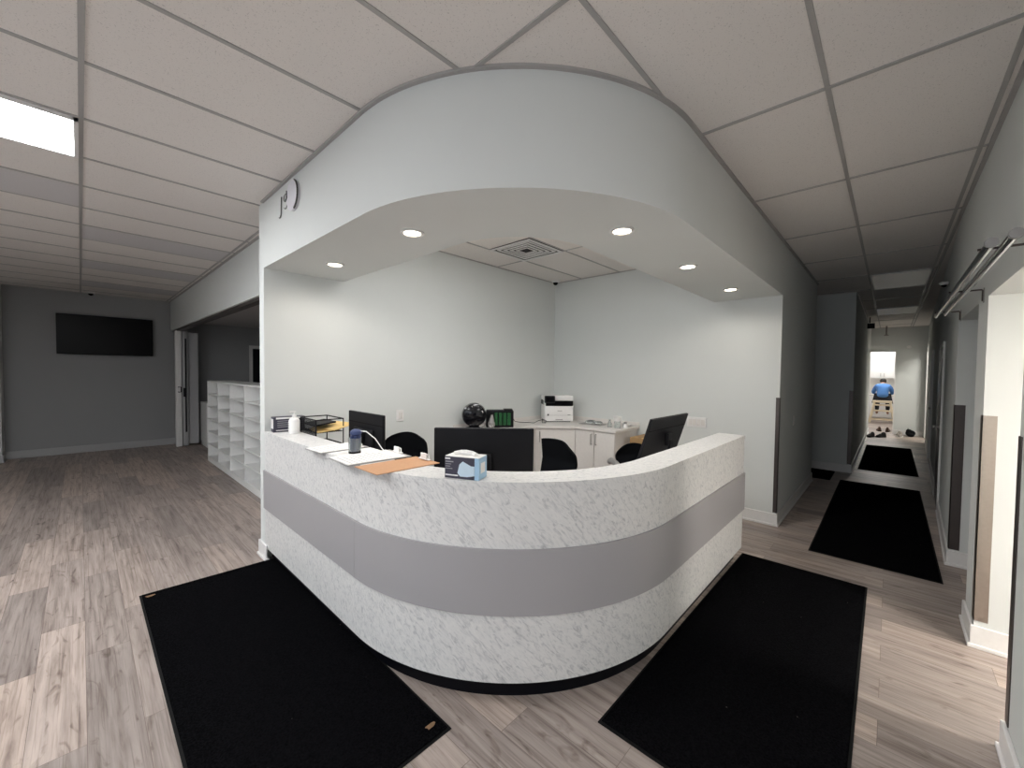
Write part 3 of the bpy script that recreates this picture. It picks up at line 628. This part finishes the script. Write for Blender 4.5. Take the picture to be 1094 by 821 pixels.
def arc(cx, cz, r, a0, a1, n=14): return [(-.012, cx+r*math.cos(a0+(a1-a0)*k/n), cz+r*math.sin(a0+(a1-a0)*k/n)) for k in range(n+1)]
MB().lathe([(0, 0), (.105, 0), (.105, -.02), (0, -.02)], (-.0005, -.09, .105), 40, 'X').build('disc', 'signw', t_)
MB().tube([(x-.012, y, z) for x, y, z in arc(-.09, .105, .106, math.radians(-215), math.radians(-125+180-180))], .006, 8).build('edge', 'signd', t_) if False else MB().tube([(-.018, -.09-.106*math.cos(a), .105+.106*math.sin(a)) for a in [math.radians(-62+2+130*k/20-8) for k in range(21)]], .006, 8).build('edge', 'signd', t_)
MB().tube([(-.008, .155, .165), (-.008, .165, .05)]+[(-.008, .165+.03-.03*math.cos(a)+.0, .05-.03*math.sin(a)) for a in [math.radians(30*k) for k in range(1, 5)]], .004, 6).build('character', 'signd', t_)
MB().tube([(-.008, .07-.03*math.cos(a), .085+.03*math.sin(a)) for a in [math.radians(100-28*k) for k in range(10)]][::-1]+[(-.008, .07+.03*math.cos(a), .135+.028*math.sin(a)) for a in [math.radians(-90+28*k) for k in range(10)]], .0025, 6).build('character', 'signd', t_)
MB().tube([(-.024, -.0, .16), (-.024, -.005, .11), (-.024, .01, .1), (-.024, .02, .1)], .003, 6).build('character', 'signd', t_)

# ------------------------------------------------------------------ monitors
def monitor(label, loc, rz, wd, hg, top, tilt=0, base_z=.7455, bump=True):
    t_ = thing('monitor', label, 'monitor', (loc[0], loc[1], base_z), rz)   # local: back faces -y
    X = Matrix.Translation((0, 0, top-base_z-hg/2)) @ Matrix.Rotation(tilt, 4, 'X')
    mb = MB(); mb.X = X; mb.box(-wd/2, -.012, -hg/2, wd/2, .012, hg/2, bev=.004); (mb.box(-wd*.28, -.035, -hg*.38, wd*.28, -.010, hg*.15, bev=.012, seg=2) if bump else None); mb.build('housing', 'black', t_)
    mb = MB(); mb.X = X; mb.box(-wd/2+.01, .012, -hg/2+.015, wd/2-.01, .014, hg/2-.01); mb.build('screen', 'screen', t_)
    if bump or tilt: mb = MB(); mb.X = X; mb.box(-wd/2+.005, -.0135, hg*.22+.01, wd/2-.005, -.012, hg*.24+.01); mb.build('seam', 'rubber', t_)
    zc = top-base_z-hg/2
    MB().box(-.035, -.075, .01, .035, -.05, zc+.0, bev=.006).build('stand_neck', 'black', t_)
    MB().box(-.05, -.065, zc-.05, .05, -.03, zc+.05, bev=.006).build('stand_bracket', 'black', t_)
    MB().box(-.13, -.14, 0, .13, .08, .012, bev=.005).build('stand_base', 'black', t_)
    return t_
monitor('large black monitor seen from behind in the middle of the counter', (1.79, 1.92), -PI/4-.02, .645, .42, 1.235, bump=False)
monitor('black monitor seen from behind at the left arm of the counter, by the pen cup', (1.52, 2.98), -PI/2, .55, .34, 1.27)
monitor('tilted black monitor seen from behind at the right arm of the counter', (3.31, 1.37), 0, .74, .40, 1.265, tilt=.30, bump=False)

# ------------------------------------------------------------------ office chairs
def office_chair(label, loc, rz, top=1.0, wd=.46, arms=True, round_=.1, armm='greyp', sl=0, both=True):
    t_ = thing('office_chair', label, 'chair', (loc[0], loc[1], 0), rz, 'black office chairs behind the counter')  # local: faces +x, back at -x
    MB().box(-.23, -.24, .44, .25, .24, .52, bev=.035, seg=4).build('seat', 'fabric', t_)
    # curved backrest
    t = bmesh.new(); nu, nv = 14, 12; grid = []
    zb = .60
    for s_ in (0, 1):
        g2 = []
        for j in range(nv+1):
            row = []
            v = j/nv; z = zb+(top-zb)*v
            half = wd/2*(.86+.14*math.sin(PI*min(1, v*.9)))
            cut = (max(0, v-(1-round_/(top-zb)*1.0)))/(round_/(top-zb))
            half *= math.sqrt(max(.0, 1-(cut*.72)**2)) if cut > 0 else 1
            for i in range(nu+1):
                u = i/nu*2-1; hf = half if (both or u > 0) else wd/2*(.90+.10*v)
                row.append(t.verts.new((-.25-.04*v+.045*u*u+(.03 if s_ else 0)*1.0 - .03*(1-abs(2*v-1)), u*hf, z - .03*u*u*v + sl*u*v)))
            g2.append(row)
        grid.append(g2)
    a, b = grid
    for j in range(nv):
        for i in range(nu):
            t.faces.new((a[j][i], a[j+1][i], a[j+1][i+1], a[j][i+1])); t.faces.new((b[j][i], b[j][i+1], b[j+1][i+1], b[j+1][i]))
    for i in range(nu): t.faces.new((a[0][i], a[0][i+1], b[0][i+1], b[0][i])); t.faces.new((a[nv][i+1], a[nv][i], b[nv][i], b[nv][i+1]))
    for j in range(nv): t.faces.new((a[j+1][0], a[j][0], b[j][0], b[j+1][0])); t.faces.new((a[j][nu], a[j+1][nu], b[j+1][nu], b[j][nu]))
    bmesh.ops.recalc_face_normals(t, faces=t.faces)
    mb = MB(); mb._add(t); mb.build('backrest', 'mesh', t_)
    MB().tube([(-.02, 0, .42), (-.24, 0, .42), (-.32, 0, .5), (-.31, 0, .75)], .022, 10).build('back_support', 'black', t_)
    if arms:
        for s_ in (-1, 1):
            MB().tube([(.05, s_*.22, .43), (.05, s_*.29, .46), (.05, s_*.30, .66)], .016, 8).build('arm_post', 'black', t_)
            MB().tube([(-.16, s_*.30, .66), (-.1, s_*.30, .685), (.05, s_*.30, .69), (.15, s_*.30, .68), (.19, s_*.29, .66)], .03, 10).build('armrest', armm, t_)
    MB().cyl((0, 0, .12), (0, 0, .44), .028, .022).build('gas_column', 'black', t_)
    mb = MB()
    for k in range(5): a_ = 2*PI*k/5; mb.tube([(0, 0, .13), (.16*math.cos(a_), .16*math.sin(a_), .11), (.30*math.cos(a_), .30*math.sin(a_), .075)], .02, 8, rr=[.03, .024, .016])
    mb.build('base', 'black', t_)
    for k in range(5):
        a_ = 2*PI*k/5; c = Vector((.30*math.cos(a_), .30*math.sin(a_), .03)); n_ = Vector((-math.sin(a_), math.cos(a_), 0))
        MB().cyl(c-n_*.022, c+n_*.022, .03, seg=14).cyl(c+Vector((0, 0, .02)), c+Vector((0, 0, .06)), .01, seg=8).build('caster', 'black', t_)
    return t_
office_chair('black office chair with grey armrests near the back wall, left of the large monitor', (1.97, 3.30), -PI*.80, 1.0, .44, round_=.09)
office_chair('black mesh-backed office chair in front of the white corner cabinet', (2.86, 2.28), PI*1.0, .95, .40, arms=False, round_=.08, sl=-.035, both=False)
office_chair('low black rounded chair beside the cardboard box, partly behind the right monitor', (3.95, 1.84), PI*.25+PI, .84, .44, round_=.16)

# ------------------------------------------------------------------ things on the counter ledge
ZL = 1.0785
gl = thing('glove_box', 'black and white disposable glove box at the left end of the counter ledge', 'box', (1.20, 3.72, ZL), -.08)
MB().box(-.12, -.04, 0, .12, .04, .125, bev=.002).build('carton', 'boxdark', gl); MB().box(-.1215, -.041, .03, -.1195, .03, .11).build('white_end', 'white', gl)
MB().box(-.10, -.0415, .108, .115, -.04, .122).build('white_stripe', 'white', gl); MB().box(-.1, -.0415, .012, .06, -.04, .018).build('white_stripe', 'white', gl)
for k in range(4): MB().box(-.09, -.0415, .09-.016*k, -.01+.01*(k % 2), -.04, .094-.016*k).build('printed_line', 'ink', gl)
sb = thing('sanitizer_bottle', 'clear white pump bottle of hand sanitizer on the left of the ledge', 'bottle', (1.19, 3.55, ZL))
MB().lathe([(0, 0), (.038, 0), (.041, .006), (.041, .105), (.034, .12), (.014, .13), (.014, .138), (0, .138)]).build('bottle', 'white', sb)
MB().lathe([(.0415, .025), (.0418, .025), (.0418, .095), (.0415, .095)]).build('label', 'paper', sb)
for k in range(5): MB().box(-.043, -.012, .035+.012*k, -.0418, .014, .039+.012*k).build('printed_line', 'ink', sb)
MB().cyl((0, 0, .138), (0, 0, .152), .016).cyl((0, 0, .152), (0, 0, .172), .005).box(-.04, -.008, .172, .012, .008, .182, bev=.003).build('pump', 'white', sb)
# mesh letter tray on the desk
lt = thing('letter_tray', 'black wire mesh letter tray beside the ledge, holding yellow envelopes', 'letter tray', (1.39, 3.50, .7455), 0)
A_, B_ = .11, .165
mb = MB()
for x_ in (-A_, A_):
    for y_ in (-B_, B_): mb.cyl((x_, y_, 0), (x_, y_, .45), .005, seg=8)
for z_ in (.01, .24, .45):
    mb.tube([(-A_, -B_, z_), (A_, -B_, z_), (A_, B_, z_), (-A_, B_, z_)], .005, 6, True)
mb.build('wire_frame', 'black', lt)
for z_ in (.01, .24, .345):
    mb = MB()
    for k in range(13): mb.cyl((-A_+2*A_*k/12, -B_, z_), (-A_+2*A_*k/12, B_, z_), .0016, seg=4)
    for k in range(17): mb.cyl((-A_, -B_+2*B_*k/16, z_+.002), (A_, -B_+2*B_*k/16, z_+.002), .0016, seg=4)
    mb.build('mesh_shelf', 'black', lt)
mb = MB()
for k in range(26): mb.cyl((-A_, -B_+2*B_*k/25, .25), (-A_, -B_+2*B_*k/25, .45), .0018, seg=4)
for k in range(14): mb.cyl((-A_, -B_, .255+.014*k), (-A_, B_, .255+.014*k), .0018, seg=4)
mb.build('mesh_side', 'black', lt)
o = MB().box(-.09, -.14, 0, .09, .14, .004).build('envelope', 'manila'); o.location = (1.40, 3.47, 1.1); o.rotation_euler = (0, -.1, -.1)
tag(o, 'yellow envelope lying lower in the black letter tray', 'envelope', 'envelopes in the letter tray')
o = MB().box(-.11, -.15, 0, .11, .15, .004).build('envelope', 'manila'); o.location = (1.47, 3.44, 1.128); o.rotation_euler = (0, -.16, .22)
tag(o, 'top yellow envelope sticking out of the black letter tray', 'envelope', 'envelopes in the letter tray')
o = MB().box(-.085, -.12, 0, .085, .12, .012, bev=.001).build('folder', 'black'); o.location = (1.375, 3.5, 1.15); o.rotation_euler = (0, -.12, 0)
tag(o, 'dark folder lying on the envelopes in the letter tray', 'folder')
# clipboards
def clipboard(label, x0, y0, x1, y1, m, paper=True, rz=0, z=ZL):
    cx, cy = (x0+x1)/2, (y0+y1)/2; a, b = (x1-x0)/2, (y1-y0)/2
    t_ = thing('clipboard', label, 'clipboard', (cx, cy, z), rz)
    MB().box(-a, -b, 0, a, b, .004, bev=.001).build('board', m, t_)
    if paper:
        MB().box(-a+.006, -b+.006, .0042, a-.03, b-.006, .008).build('paper', 'paper', t_)
        for k in range(9): MB().box(-a+.03+.03*k, -b+.02, .0081, -a+.034+.03*k, b-.03-.02*(k % 3), .0084).build('printed_line', 'ink', t_)
    mb = MB(); mb.box(a-.03, -.05, .008, a-.008, .05, .014, bev=.002); mb.tube([(a-.02, -.045, .012), (a-.012, -.03, .035), (a-.0, .03, .035), (a-.02, .045, .012)], .004, 6); mb.box(a-.028, -.03, .012, a-.02, .03, .045, bev=.002)
    mb.build('clip', 'white', t_)
clipboard('clipboard with white form on the ledge, left of the pen cup', 1.005, 2.57, 1.33, 2.80, 'greyp', rz=.05)
clipboard('clipboard with white form on the ledge between the pen cup and the tan clipboard', .985, 2.12, 1.375, 2.39, 'greyp', rz=-.03, z=ZL+.001)
clipboard('bare tan hardboard clipboard on the ledge, nearest the rounded corner', 1.0, 1.85, 1.385, 2.09, 'board', paper=False, rz=.0)
tag(MB().box(1.06, 2.41, ZL, 1.33, 2.55, ZL+.003).build('paper_sheet', 'paper'), 'loose white sheet under the pen cup between two clipboards', 'paper')
pn = thing('pen_cup', 'dark navy mesh pen cup with a white corded pen on the counter ledge', 'pen holder', (1.17, 2.44, ZL+.0035))
MB().lathe([(0, 0), (.036, 0), (.04, .095), (.037, .095), (.034, .004), (0, .004)], seg=24).build('cup', 'clear', pn)
MB().lathe([(.0365, .0), (.0365, .012), (.034, .012)], seg=24).build('cup_foot', 'black', pn)
for k in range(6):
    a_ = k*1.05; MB().cyl((.018*math.cos(a_), .018*math.sin(a_), .006), (.024*math.cos(a_)+.004, .024*math.sin(a_)-.004, .11), .011, seg=10).build('pen', 'navy', pn)
MB().ball((.004, -.006, .128), (.036, .032, .024)).build('blue_holder', 'navy', pn)
MB().tube([(.02, -.02, .14), (.05, -.05, .135), (.09, -.09, .09), (.12, -.115, .03), (.13, -.13, .010)], .0035, 6).build('cord', 'white', pn)
# mask box
mk = thing('mask_box', 'open dark and light-blue box of disposable face masks on the counter curve', 'box', (1.295, 1.523, ZL), math.atan2(1.405-1.569, 1.287-1.215))
# local x along the long dark front; front faces -y
MB().box(-.092, -.04, 0, .068, .055, .105, bev=.001).build('dark_carton', 'boxdark', mk)
MB().box(.068, -.04, 0, .092, .055, .105, bev=.001).build('blue_side', 'maskb', mk)
MB().box(-.09, -.038, .1052, .09, .053, .108).build('white_top', 'paper', mk)
MB().tube([(-.06, .0, .112), (-.03, .02, .118), (.0, .01, .122), (.03, .02, .116), (.06, .0, .112)], .012, 8).build('masks', 'paper', mk)
mb = MB(); pts = [(-.022+.0, .028), (-.012, .07), (.006, .086), (.05, .066), (.068, .066), (.068, .02), (.03, .012), (-.008, .012)]
t = MB(); t.X = Matrix.Rotation(PI/2, 4, 'X'); t.prism(pts, .0402, .0415); t.build('mask_picture', 'maskw', mk)
MB().box(-.09, -.0412, .092, -.062, -.04, .099).build('printed_badge', 'white', mk)
for k, (a, b) in enumerate(((-.088, -.045), (-.088, -.058), (-.088, -.062), (-.088, -.05))): MB().box(a, -.0412, .078-.011*k, b, -.04, .083-.011*k if k == 0 else .081-.011*k).build('printed_line', 'ink', mk)
MB().box(-.088, -.0412, .012, -.02, -.04, .018).build('printed_line', 'white', mk)
MB().box(.0922, -.02, .03, .0928, .03, .08).build('side_print', 'paper', mk)

# ------------------------------------------------------------------ shoes and bag in the corridor
def shoe(name, label, loc, rz, m, L=.28, group=None):
    t_ = thing(name, label, 'shoe', loc, rz, group)
    out = [(-.5, -.13), (-.5, .13), (-.3, .16), (0, .14), (.25, .19), (.42, .16), (.5, .05), (.5, -.05), (.42, -.16), (.25, -.18), (0, -.13), (-.3, -.15)]
    MB().prism([(x*L, y*L) for x, y in out], 0, .022, bev=.004).build('sole', 'rubber' if m != 'shoeg' else 'paper', t_)
    t = bmesh.new(); rings = []
    prof = [(-.48, .11, .10), (-.3, .12, .115), (-.1, .12, .10), (.05, .125, .075), (.2, .16, .055), (.38, .14, .042), (.48, .06, .028)]
    for px, hw, hh in prof:
        rings.append([t.verts.new((px*L, hw*L*math.cos(a), .02+hh*math.sin(a)*L/.28)) for a in [PI*k/8 for k in range(9)]])
    for a, b in zip(rings, rings[1:]):
        for k in range(8): t.faces.new((a[k], a[k+1], b[k+1], b[k]))
        t.faces.new((a[8], a[0], b[0], b[8]))
    t.faces.new(rings[0]); t.faces.new(rings[-1][::-1])
    bmesh.ops.recalc_face_normals(t, faces=t.faces); mb = MB(); mb._add(t); mb.build('upper', m, t_)
    mb = MB()
    for k in range(3): mb.tube([((-.02+.07*k)*L, -.05*L, .02+(.088-.018*k)*L/.28), ((-.02+.07*k)*L, 0, .024+(.095-.02*k)*L/.28), ((-.02+.07*k)*L, .05*L, .02+(.088-.018*k)*L/.28)], .003, 5)
    mb.build('laces', 'paper' if m == 'black' else 'rubber', t_)
    return t_
shoe('shoe', 'black shoe on the corridor floor, left one of the pair before the far mat', (14.3, .36, 0), 2.7, 'black', .29)
shoe('shoe', 'black shoe on the corridor floor, right one of the pair before the far mat', (14.45, .16, 0), 2.5, 'black', .29)
shoe('shoe', 'brown shoe in the bright doorway, left one of the pair', (16.1, .22, 0), .15, 'brown', .3)
shoe('shoe', 'brown shoe in the bright doorway, right one of the pair', (16.1, .03, 0), -.1, 'brown', .3)
shoe('shoe', 'grey shoe against the corridor end wall, left one of the pair', (15.2, -.19, 0), 2.9, 'shoeg', .28)
shoe('shoe', 'grey shoe against the corridor end wall, right one of the pair by the black bag', (14.9, -.22, 0), 3.0, 'shoeg', .28)
bgm = thing('black_bag', 'slumped black bag on the floor in the right corner of the corridor end', 'bag', (15.28, -.42, 0))
MB().ball((0, 0, .085), (.10, .10, .085)).ball((-.12, -.0, .05), (.09, .08, .05)).ball((.03, .03, .14), (.06, .06, .05)).build('body', 'fabric', bgm); MB().tube([(-.08, .03, .1), (-.05, .05, .19), (.03, .05, .21), (.07, .04, .12)], .008, 6).build('strap', 'rubber', bgm)

# ------------------------------------------------------------------ bright far room: cabinet, stool, person, light
troffer(17.1, .262-.305, 'difffar', 'bright ceiling panel light in the room beyond the corridor, near')
troffer(18.9, .262-.305, 'difffar', 'bright ceiling panel light in the room beyond the corridor, far')
wc = thing('wall_cabinet', 'white two-door cabinet on the bright far wall above the seated person', 'cabinet', (20.4, .24, 1.55))
MB().box(-.15, -.6, 0, .2, .6, 1.25, bev=.004).build('body', 'whitem', wc)
for a, b, h_ in ((-.6, -.003, -.05), (.003, .6, .05)):
    d = MB().box(-.17, a, .0, -.15, b, 1.25, bev=.003).build('door', 'whitem', wc); MB().tube([(-.17, h_, .06), (-.195, h_, .06), (-.195, h_, .18), (-.17, h_, .18)], .008, 8).build('handle', 'nickel', d)
fc = thing('base_cabinet', 'white low cabinet against the bright far wall behind the stool', 'cabinet', (20.3, .24, 0))
MB().box(-.25, -.9, .1, .3, .9, .9).build('body', 'whitem', fc); MB().box(-.27, -.92, .9, .3, .92, .935, bev=.003).build('counter_slab', 'whitel', fc); MB().box(-.2, -.88, 0, .28, .88, .1).build('plinth', 'white', fc)
for k in range(3): MB().box(-.268, -.88+.59*k, .12, -.25, -.88+.59*k+.57, .88, bev=.003).build('door', 'whitem', fc)
ST = thing('stool', 'cream wooden high stool with splayed legs and rungs in the bright doorway', 'stool', (19.0, .2, 0))
MB().box(-.17, -.25, .70, .17, .25, .78, bev=.01, seg=2).build('seat', 'cream', ST)
ends = [(-.21, -.32), (-.21, .32), (.21, -.32), (.21, .32)]
for (a, b) in ends: 
    X = Vector((a, b, 0)); Y = Vector((a*.62, b*.62, .745)); MB().cyl(X, Y, .036, .032, 10).build('leg', 'cream', ST)
for z_ in (.12, .42, .62):
    f_ = 1-.38*z_/.745
    for (i, j) in ((0, 1), (2, 3), (0, 2), (1, 3)):
        a = Vector((ends[i][0]*f_, ends[i][1]*f_, z_)); b = Vector((ends[j][0]*f_, ends[j][1]*f_, z_)); MB().cyl(a, b, .02 if z_ < .5 else .026, seg=8).build('rung', 'cream', ST)

def skin(name, verts, edges, m, parent=None, sub=2, loc=(0, 0, 0), root=0):
    me = bpy.data.meshes.new(name); me.from_pydata([v[:3] for v in verts], edges, []); me.update()
    o = bpy.data.objects.new(name+'_tmp', me); COL.objects.link(o)
    md = o.modifiers.new('s', 'SKIN'); md.use_smooth_shade = True
    ly = me.skin_vertices[0].data
    for i, v in enumerate(verts): r = v[3]; ly[i].radius = (r, r) if not isinstance(r, tuple) else r
    for i in range(len(verts)): ly[i].use_root = (i == root)
    s_ = o.modifiers.new('u', 'SUBSURF'); s_.levels = sub; s_.render_levels = sub
    dg = bpy.context.evaluated_depsgraph_get(); dg.update(); ev = o.evaluated_get(dg)
    nm = bpy.data.meshes.new_from_object(ev); nm.name = name
    bpy.data.objects.remove(o); nm.materials.clear(); nm.materials.append(M[m])
    for p in nm.polygons: p.use_smooth = True
    q = bpy.data.objects.new(name, nm); COL.objects.link(q); q.location = loc
    if parent: q.parent = parent
    return q
PE = thing('person', 'person in a blue sweater sitting on the high stool, seen from behind leaning forward', 'person', (19.0, .2, .78))
# local frame: faces +x; z=0 is the stool seat
V = [(.03, 0, .09, .07), (.0, 0, .22, .11), (.05, 0, .38, .14), (.12, 0, .50, .12), (.18, 0, .57, .055), (.22, 0, .62, .075), (.25, 0, .665, .085), (.255, 0, .715, .06)]
Ed = [(0, 1), (1, 2), (2, 3), (3, 4), (4, 5), (5, 6), (6, 7)]
def add(pts, frm):
    p = frm
    for q in pts: V.append(q); Ed.append((p, len(V)-1)); p = len(V)-1
    return p
for s_ in (-1, 1):
    e = add([(.13, s_*.17, .48, .058), (.22, s_*.25, .28, .046), (.42, s_*.22, .22, .034), (.50, s_*.20, .215, .03)], 3)
    for k in range(4): add([(.545, s_*.20+(k-1.5)*.021, .212, .011), (.58, s_*.20+(k-1.5)*.023, .200-.004*k, .009), (.60, s_*.20+(k-1.5)*.024, .180, .008)], e)
    add([(.52, s_*.165, .205, .012), (.55, s_*.15, .195, .009)], e)
    add([(.08, s_*.10, .05, .07), (.38, s_*.14, .03, .075), (.42, s_*.14, -.20, .055), (.40, s_*.14, -.40, .04), (.42, s_*.14, -.46, .036), (.54, s_*.15, -.49, .03)], 0)
skin('body', V, Ed, 'skin', PE)
skin('sweater', [(-.03, 0, .085, .18), (.0, 0, .24, .17), (.05, 0, .38, .175), (.11, 0, .50, .135), (.15, 0, .545, .08)] + [(.13, -.17, .48, .078), (.22, -.25, .28, .064), (.40, -.22, .222, .05), (.13, .17, .48, .078), (.22, .25, .28, .064), (.40, .22, .222, .05)],
     [(0, 1), (1, 2), (2, 3), (3, 4), (3, 5), (5, 6), (6, 7), (3, 8), (8, 9), (9, 10)], 'blue', PE)
skin('trousers', [(-.03, 0, .03, .175), (.06, -.10, .065, .115), (.38, -.14, .035, .088), (.42, -.14, -.20, .066), (.40, -.14, -.38, .055), (.06, .10, .065, .115), (.38, .14, .035, .088), (.42, .14, -.20, .066), (.40, .14, -.38, .055)],
     [(0, 1), (1, 2), (2, 3), (3, 4), (0, 5), (5, 6), (6, 7), (7, 8)], 'trous', PE)
MB().ball((.245, 0, .672), (.098, .092, .095)).build('hair', 'hair', PE)
# low side light in the room behind the first opening
al = thing('ceiling_light', 'round lit ceiling light in the side room behind the bright doorway', 'ceiling light', (2.80, -1.9, 2.05))
MB().lathe([(0, 0), (.2, 0), (.22, .02), (.22, .03), (0, .03)], seg=32).build('diffuser', 'diffal', al)

al = thing('ceiling_light', 'round lit ceiling light in the side room at the far end of the corridor', 'ceiling light', (13.6, -1.35, 2.9))
MB().lathe([(0, 0), (.25, 0), (.27, .03), (.27, .08), (0, .08)], seg=32).build('diffuser', 'diffar2', al)
